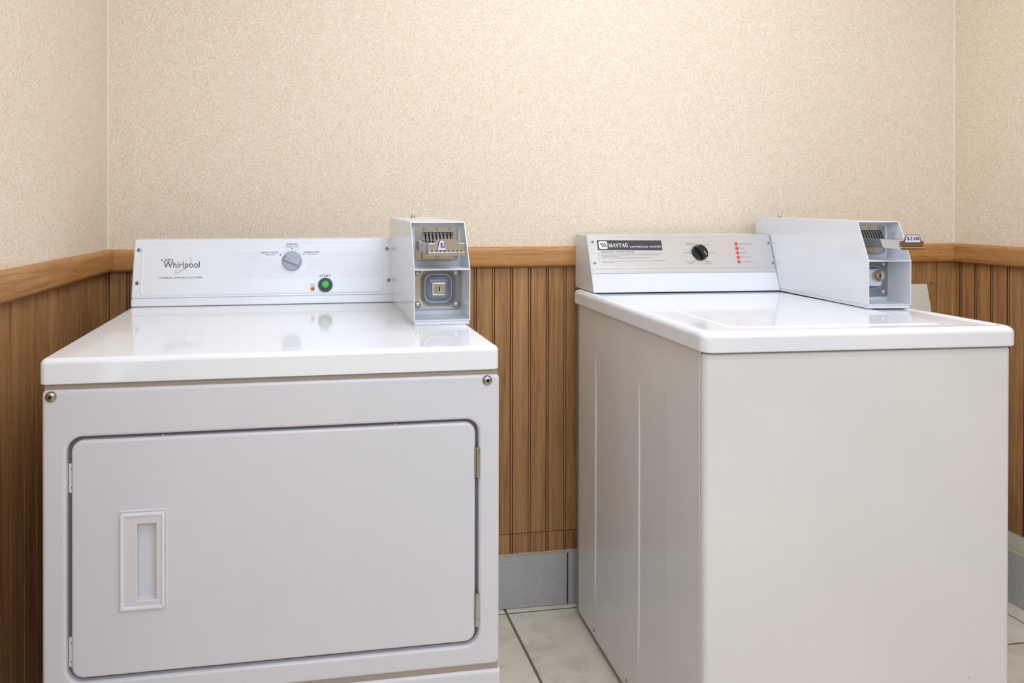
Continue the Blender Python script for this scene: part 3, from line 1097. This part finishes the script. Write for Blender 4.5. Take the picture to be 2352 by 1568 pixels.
for a0, a1 in ((100, 148), (80, 32)):
    bm = bmesh.new()
    ribbon(bm, [(.3499 + .0305 * math.cos(R(a0 + (a1 - a0) * k / 12)), .1000 + .0290 * math.sin(R(a0 + (a1 - a0) * k / 12))) for k in range(13)], .0004, FT(), 0)
    new_obj('setting_arc', bm, M['ink_light'], con, False)

# printed dot field
bm = bmesh.new()
rows = 13
ncol = 99
for j in range(rows):
    s_ = .1208 - .0048 * j
    for i in range(ncol):
        u_ = .1741 + .0039 * i
        d = math.hypot(u_ - .3499, s_ - .1000)
        if d < .0345 or (s_ > .100 and d < .036):
            continue
        if s_ > .111 and (.277 < u_ < .3225 or .3765 < u_ < .4135):
            continue
        if s_ < .069 and .4105 < u_ < .4405:
            continue
        q = .00075 * min(1, .35 + .65 * i / 24)
        vs = [bm.verts.new(dc(u_ + a * q, s_ + b * q, T)) for a, b in ((1, .6), (0, 1.1), (-1, .6), (-1, -.6), (0, -1.1), (1, -.6))]
        bm.faces.new(vs)
new_obj('dot_print', bm, M['ink_light'], con, False, kind='stuff')
# cycle knob
bm = bmesh.new()
KU, KS = .3499, .1000
fk = lambda u, v, h: dc(KU + u, KS + v, h)
lathe(bm, [(.0215, 0), (.0226, .001), (.0226, .005), (.0215, .0065), (.020, .0068)], fk, 40)
ka = R(-24)
ck, sk = math.cos(ka), math.sin(ka)
fk2 = lambda x, y, h: fk(x * ck - y * sk, x * sk + y * ck, h)
Lk = .0205
sec = [(-.0085, .0066), (-.0055, .0155), (.0055, .0155), (.0085, .0066)]
loft(bm, [[fk2(-Lk * (.97 if h < .01 else .80), y, h) for y, h in sec], [fk2(Lk * (.97 if h < .01 else .86), y, h) for y, h in sec]])
mk = [(-.0164, -.0004), (-.0164, .0004), (-.002, .0004), (-.002, -.0004)]
loft(bm, [[fk2(x, y, .0154) for x, y in mk], [fk2(x, y, .0157) for x, y in mk]], mi=1)
loft(bm, [[fk2(-.0203, y, .0067) for y in (-.0004, .0004)] + [fk2(-.0163, y, .0157) for y in (.0004, -.0004)], [fk2(-.0208, y, .0070) for y in (-.0004, .0004)] + [fk2(-.0166, y, .0160) for y in (.0004, -.0004)]], mi=1)
new_obj('cycle_knob', bm, [M['grey_plastic'], M['ink']], con, True, 35)
# start button
bm = bmesh.new()
fb = lambda u, v, h: dc(.4256 + u, .0433 + v, h)
lathe(bm, [(.0165, 0), (.0165, .0028), (.0158, .0040), (.0112, .0042), (.0105, .0020)], fb, 36, cap1=True)
new_obj('button_bezel', bm, M['charcoal'], con, True, 40)
bm = bmesh.new()
lathe(bm, [(.0095, .001), (.0095, .0070), (.0088, .0084), (.0070, .0092), (.004, .0094)], fb, 32)
new_obj('start_button', bm, M['green'], con, True, 60)
bm = bmesh.new()
fl_ = lambda u, v, h: dc(.3967 + u, .0349 + v, h)
lathe(bm, [(.0046, 0), (.0044, .0016), (.0034, .0030), (.0018, .0038), (.0003, .0040)], fl_, 20)
new_obj('indicator_light', bm, M['amber'], con, True, 60)

coin_box(dr, Matrix.Translation((.579, .201, DZ)), .108, .0075, .1045, .1925, .047, .369, .1965,
         (.0190, .0850, .1345, .1560, .1632, -.050, .0335, .0715), False, False, M['blue_ink'], '$2', .066)

# ------------------------------------------------------------------ the washer
WX, WY, WR = .5284, -.0756, R(-2.2946)
wa = empty('washer', (WX, WY, 0), WR, label='white top-loading coin washer with a silver control panel and black dial', cat='washer')
WZ = .9136
# side sheets with pressed channels; built as one body
bm = bmesh.new()
ZT, ZB_ = .8735, .018
def side(x, sgn, ch):
    """sheet in the plane x with shallow channels pressed inwards (sgn = outward direction)"""
    ys = [.012, .010, .0]
    yy = [.012]
    for c0, c1 in ch:
        yy += [c0 + .0022, c0, c1, c1 - .0022]
    yy.append(-.6385)
    zs = [ZB_, .08, .12, .18, .30, .60, .68, .74, .765, ZT]
    def depth(y, z):
        d = 0
        for c0, c1 in ch:
            if c1 - .0005 <= y <= c0 + .0005:
                d = .0030
        if z <= .08 or z >= .765: return 0
        return d * {.12: .35, .18: .75, .68: .75, .74: .3}.get(z, 1)
    grid = [[bm.verts.new((x - sgn * depth(y, z), y, z)) for y in yy] for z in zs]
    for a, b in zip(grid, grid[1:]):
        for i in range(len(yy) - 1):
            bm.faces.new((a[i], a[i + 1], b[i + 1], b[i]))
side(0, -1, [(-.1219, -.2501), (-.3794, -.5017)])
side(.6306, 1, [(-.1219, -.2501), (-.3794, -.5017)])
box(bm, (.010, -.632, ZB_), (.6206, .0, ZT))
box(bm, (.0, -.002, ZB_), (.6306, .012, ZT))
body = new_obj('cabinet', bm, M['enamel_cream'], wa, True, 8)
# rolled vertical front edge of the side sheet
for x_ in (0.0008, .6298):
    bm = bmesh.new()
    lathe(bm, [(.0022, ZB_), (.0022, ZT)], lambda u, v, h: (x_ + u, -.6372 + v * .6, h), 10, cap0=True)
    new_obj('edge_roll', bm, M['enamel_cream'], wa)
bm = bmesh.new()
prof = []
x0_, x1_, yf, yr, rr_ = -.0005, .6318, -.6565, -.6402, .0135
def fring(i, z):
    pts = [(x0_ + i, yr)]
    for k in range(7):
        a = R(180 + 90 * k / 6)
        pts.append((x0_ + rr_ + (rr_ - i) * math.cos(a), yf + rr_ + (rr_ - i) * math.sin(a)))
    for k in range(7):
        a = R(270 + 90 * k / 6)
        pts.append((x1_ - rr_ + (rr_ - i) * math.cos(a), yf + rr_ + (rr_ - i) * math.sin(a)))
    pts.append((x1_ - i, yr))
    return [(x, y, z) for x, y in pts]
loft(bm, [fring(.003, .020), fring(0, .024), fring(0, .8660), fring(.001, .8690), fring(.0035, .8705), fring(.008, .8708)])
new_obj('front_panel', bm, M['enamel_cream'], wa, True, 50)
bm = bmesh.new()
box(bm, (.006, -.645, .865), (.626, .0, .8775))
new_obj('seam_strip', bm, M['dark'], wa, False)
for fx in (.05, .58):
    for fy in (-.06, -.59):
        bm = bmesh.new()
        lathe(bm, [(.016, 0), (.016, .008), (.007, .010), (.007, .03)], lambda u, v, h: (fx + u, fy + v, h), 12, cap0=True)
        new_obj('foot', bm, M['rubber'], wa)
for y_, z_ in ((-.1171, .035), (-.3167, .0388)):
    dome_screw('screw', wa, lambda u, v, h: (-h, y_ + u, z_ + v), .0042, [M['screw'], M['dark']], .0018, .4)
# deck with raised rim
bm = bmesh.new()
def dk(i, z, r=.020): return [(x, y, z) for x, y in rrect(-.0100 + i, .6335 - i, -.6690 + i, .0250 - i, max(r - i * .55, .004), 8)]
rings = [dk(.002, .8748), dk(0, .8775)]
for k in range(9):
    t = R(90 * k / 8)
    rings.append(dk(.013 * (1 - math.cos(t)), WZ - .013 * (1 - math.sin(t))))
rings += [dk(.019, WZ), dk(.024, WZ - .0012), dk(.028, WZ - .0030)]
loft(bm, rings)
new_obj('top_panel', bm, M['enamel_top'], wa, True, 60)
# lid
bm = bmesh.new()
lx0, lx1, ly0, ly1 = .078, .532, -.612, -.118
def lr(i, z, r=.016): return [(x, y, z) for x, y in rrect(lx0 + i, lx1 - i, ly0 + i, ly1 - i, r, 6)]
loft(bm, [lr(0, WZ - .0040, .020), lr(0, WZ - .0030, .020), lr(.0030, WZ - .0014, .019), lr(.009, WZ - .0012, .016), lr(.014, WZ - .0018, .014)])
new_obj('lid', bm, M['enamel_top'], wa, True, 60)

# --- washer console
wo = Vector((0, -.086, WZ + .001)); wd = Vector((0, .052, .1505)).normalized(); wn = Vector((0, -wd.z, wd.y))
def wc(u, s, h=0.0):
    p = wo + wd * s + wn * h
    return (u, p.y, p.z)
WCL, WCR = .0090, .5400
top = wc(0, .1595)
bm = bmesh.new()
prof = [(wo.y, wo.z), (top[1], top[2]), (.0545, top[2] + .0005), (.0545, wo.z)]
tmp = bmesh.new()
loft(tmp, [[(WCL, y, z) for y, z in prof], [(WCR, y, z) for y, z in prof]])
bmesh.ops.bevel(tmp, geom=list(tmp.edges), offset=.0012, segments=2, affect='EDGES')
merge(bm, tmp)
wcon = new_obj('console', bm, M['enamel_console'], wa, True, 40)
bm = bmesh.new()
def q4(u0, u1, s0, s1, h): return [wc(u0, s0, h), wc(u1, s0, h), wc(u1, s1, h), wc(u0, s1, h)]
pu0, pu1 = WCL + .0035, WCR - .0012
loft(bm, [q4(pu0, pu1, .0655, .1600, 0), q4(pu0, pu1, .0655, .1600, .0016)])
loft(bm, [q4(pu0, pu1, .0530, .0640, 0), q4(pu0, pu1, .0530, .0640, .0012)])
ribbon(bm, [(pu0, .0530), (pu1, .0530)], .0010, lambda u, s, h: wc(u, s, .002), 0)
new_obj('fascia', bm, M['brushed'], wcon, False)
for u_, s_ in ((.0212, .1405), (.0207, .0815), (.5315, .1350), (.5330, .0780)):
    dome_screw('screw', wcon, lambda u, v, h: wc(u_ + u, s_ + v, .0016 + h), .0042, [M['screw'], M['dark']], .0020, .34)
WT = .0019
FW = lambda u, s, h: wc(u, s, WT + h)
bm = bmesh.new()
vv = [bm.verts.new(wc(*p, WT)) for p in ((.0345, .1175), (.2185, .1155), (.2185, .1440), (.0345, .1455))]
bm.faces.new(vv)
new_obj('name_band', bm, M['charcoal'], wcon, False)
bm = bmesh.new()
FW2 = lambda u, s, h: wc(u, s, WT + .0003 + h)
bm.faces.new([bm.verts.new(FW2(u, s, 0)) for u, s in rrect(.0385, .0630, .1205, .1420, .0035, 4)])
roman(bm, 'MAYTAG', FW2, .0655, .1225, .1253, .1358, 0)
text_into(bm, 'COMMERCIAL WASHER', FW2, .1265, .2150, .1238, .1288, 0, shear=.28, bold=0)
for k in range(3):                                 # three slanting strokes of the emblem
    xa = .0425 + .0056 * k
    ribbon(bm, [(xa - .0008, .1364), (xa + .0012, .1362), (xa + .0070, .1262), (xa + .0088, .1255)], [.0006, .0026, .0026, .0005], lambda u, s, h: wc(u, s, WT + .0006), 1)
new_obj('name_lettering', bm, [M['white_ink'], M['charcoal']], wcon, False)
caption(wcon, M['charcoal'], 'PERSONAL SAFETY RULES', FW, .0420, .1380, .1106, .1142, shear=.25)
bm = bmesh.new()
ribbon(bm, [(.0325, .1088), (.2200, .1072)], .0005, FW, 0)
new_obj('rule_line', bm, M['ink_grey'], wcon, False)
for s_ in (.1042, .0955, .0868):
    bm = bmesh.new()
    bm.faces.new([bm.verts.new(wc(*p, WT)) for p in circ(.0352, s_, .0010, 8)])
    new_obj('bullet', bm, M['charcoal'], wcon, False)
caption(wcon, M['ink_faint'], 'NEVER REACH INTO THE WASHER UNTIL THE TUB HAS COMPLETELY', FW, .0410, .2080, .1015, .1045)
caption(wcon, M['ink_faint'], 'STOPPED SPINNING', FW, .0425, .0920, .0982, .1008)
caption(wcon, M['ink_faint'], 'DON\'T WASH ARTICLES CONTAINING FLAMMABLE FUMES', FW, .0420, .1830, .0935, .0962)
caption(wcon, M['ink_faint'], 'NEVER ALLOW CHILDREN TO OPERATE OR TO PLAY IN, WITH OR AROUND', FW, .0420, .2220, .0845, .0874)
caption(wcon, M['ink_faint'], 'THE WASHER', FW, .0430, .0760, .0815, .0839)
for s, u0, u1, v0 in (('DELICATES', .2890, .3135, .1343), ('AND KNITS', .2905, .3125, .1300), ('WHITES', .3370, .3560, .1300), ('WOOLENS', .2760, .2995, .1068), ('COLORS', .3500, .3705, .1062),
                      ('PERMANENT', .2810, .3095, .0815), ('PRESS', .2885, .3040, .0765), ('BRIGHT', .3375, .3550, .0812), ('COLORS', .3370, .3565, .0762),
                      ('MACHINE IN USE', .4425, .4850, .1312), ('SOAK', .4450, .4570, .1186), ('RINSE', .4450, .4590, .1060), ('FINAL SPIN', .4450, .4720, .0934), ('UNBALANCE', .4455, .4755, .0803)):
    caption(wcon, M['ink_faint'], s, FW, u0, u1, v0, v0 + .0030)
for u_, s_ in ((.4360, .1333), (.4362, .1205), (.4360, .1077), (.4355, .0950), (.4350, .0820)):
    bm = bmesh.new()
    lathe(bm, [(.0048, 0), (.0046, .0012), (.0036, .0022), (.0018, .0027), (.0003, .0028)], lambda u, v, h: wc(u_ + u, s_ + v, .0016 + h), 20)
    new_obj('indicator_light', bm, M['red'], wcon, True, 60)
bm = bmesh.new()
fk = lambda u, v, h: wc(.3238 + u, .1084 + v, .0016 + h)
lathe(bm, [(.0236, 0), (.0240, .0006), (.0226, .0010)], fk, 40, mi=2)
lathe(bm, [(.0226, .0006), (.0226, .0055), (.0215, .0072), (.0205, .0074)], fk, 40)
ka = R(-62)
ck, sk = math.cos(ka), math.sin(ka)
fk2 = lambda x, y, h: fk(x * ck - y * sk, x * sk + y * ck, h)
sec = [(-.0080, .0072), (-.0062, .0185), (.0062, .0185), (.0080, .0072)]
loft(bm, [[fk2(-.0205 * (1 if h < .01 else .88), y, h) for y, h in sec], [fk2(.0215 * (1 if h < .01 else .88), y, h) for y, h in sec]])
loft(bm, [[fk2(x, y, .0184) for x, y in ((.0020, .0030), (.0150, .0030), (.0150, .0042), (.0020, .0042))], [fk2(x, y, .0188) for x, y in ((.0020, .0030), (.0150, .0030), (.0150, .0042), (.0020, .0042))]], mi=1)
new_obj('cycle_knob', bm, [M['black_plastic'], M['white_ink'], M['chrome']], wcon, True, 35)

M4 = Matrix.Translation((.5200, -.4246, WZ + .0002)) @ Matrix.Rotation(R(-3.38), 4, 'Z')
coin_box(wa, M4, .101, .0075, .1080, .1962, .037, .462, .2005,
         (.0187, .0716, .1375, .1572, .1700, -.070, .0290, .0620), True, True, M['purple_ink'], '$2.00', .053)

# ------------------------------------------------------------------ off-white board leaning on the back wall behind the washer
lb = empty('leaning_board', (0, 0, 0), 0, label='off-white panel leaning on the wood wainscot behind the washer', cat='board')
bm = bmesh.new()
lean = .20
box(bm, (1.262, -.0075 - .010, 0), (1.690, -.0075, .905), .001, 1)
for v in bm.verts:
    v.co.y -= lean * (.905 - v.co.z) + .004
for v in bm.verts:
    v.co.z = max(v.co.z, .001)
new_obj('panel', bm, M['board_white'], lb)
bm = bmesh.new()
for k in range(26):                                # ragged, nibbled right-hand edge
    z = .90 - .006 * k - random.uniform(0, .003)
    y = -.0075 - .0102 - lean * (.905 - z) - .004
    q = random.uniform(.0008, .0018)
    if k > 3 and random.random() < .6:
        q *= .6
        box(bm, (1.6885 - random.uniform(0, .0012), y - .0004, z - q), (1.6900, y + .0002, z + q))
new_obj('edge_chips', bm, M['charcoal'], lb, False, kind='stuff')
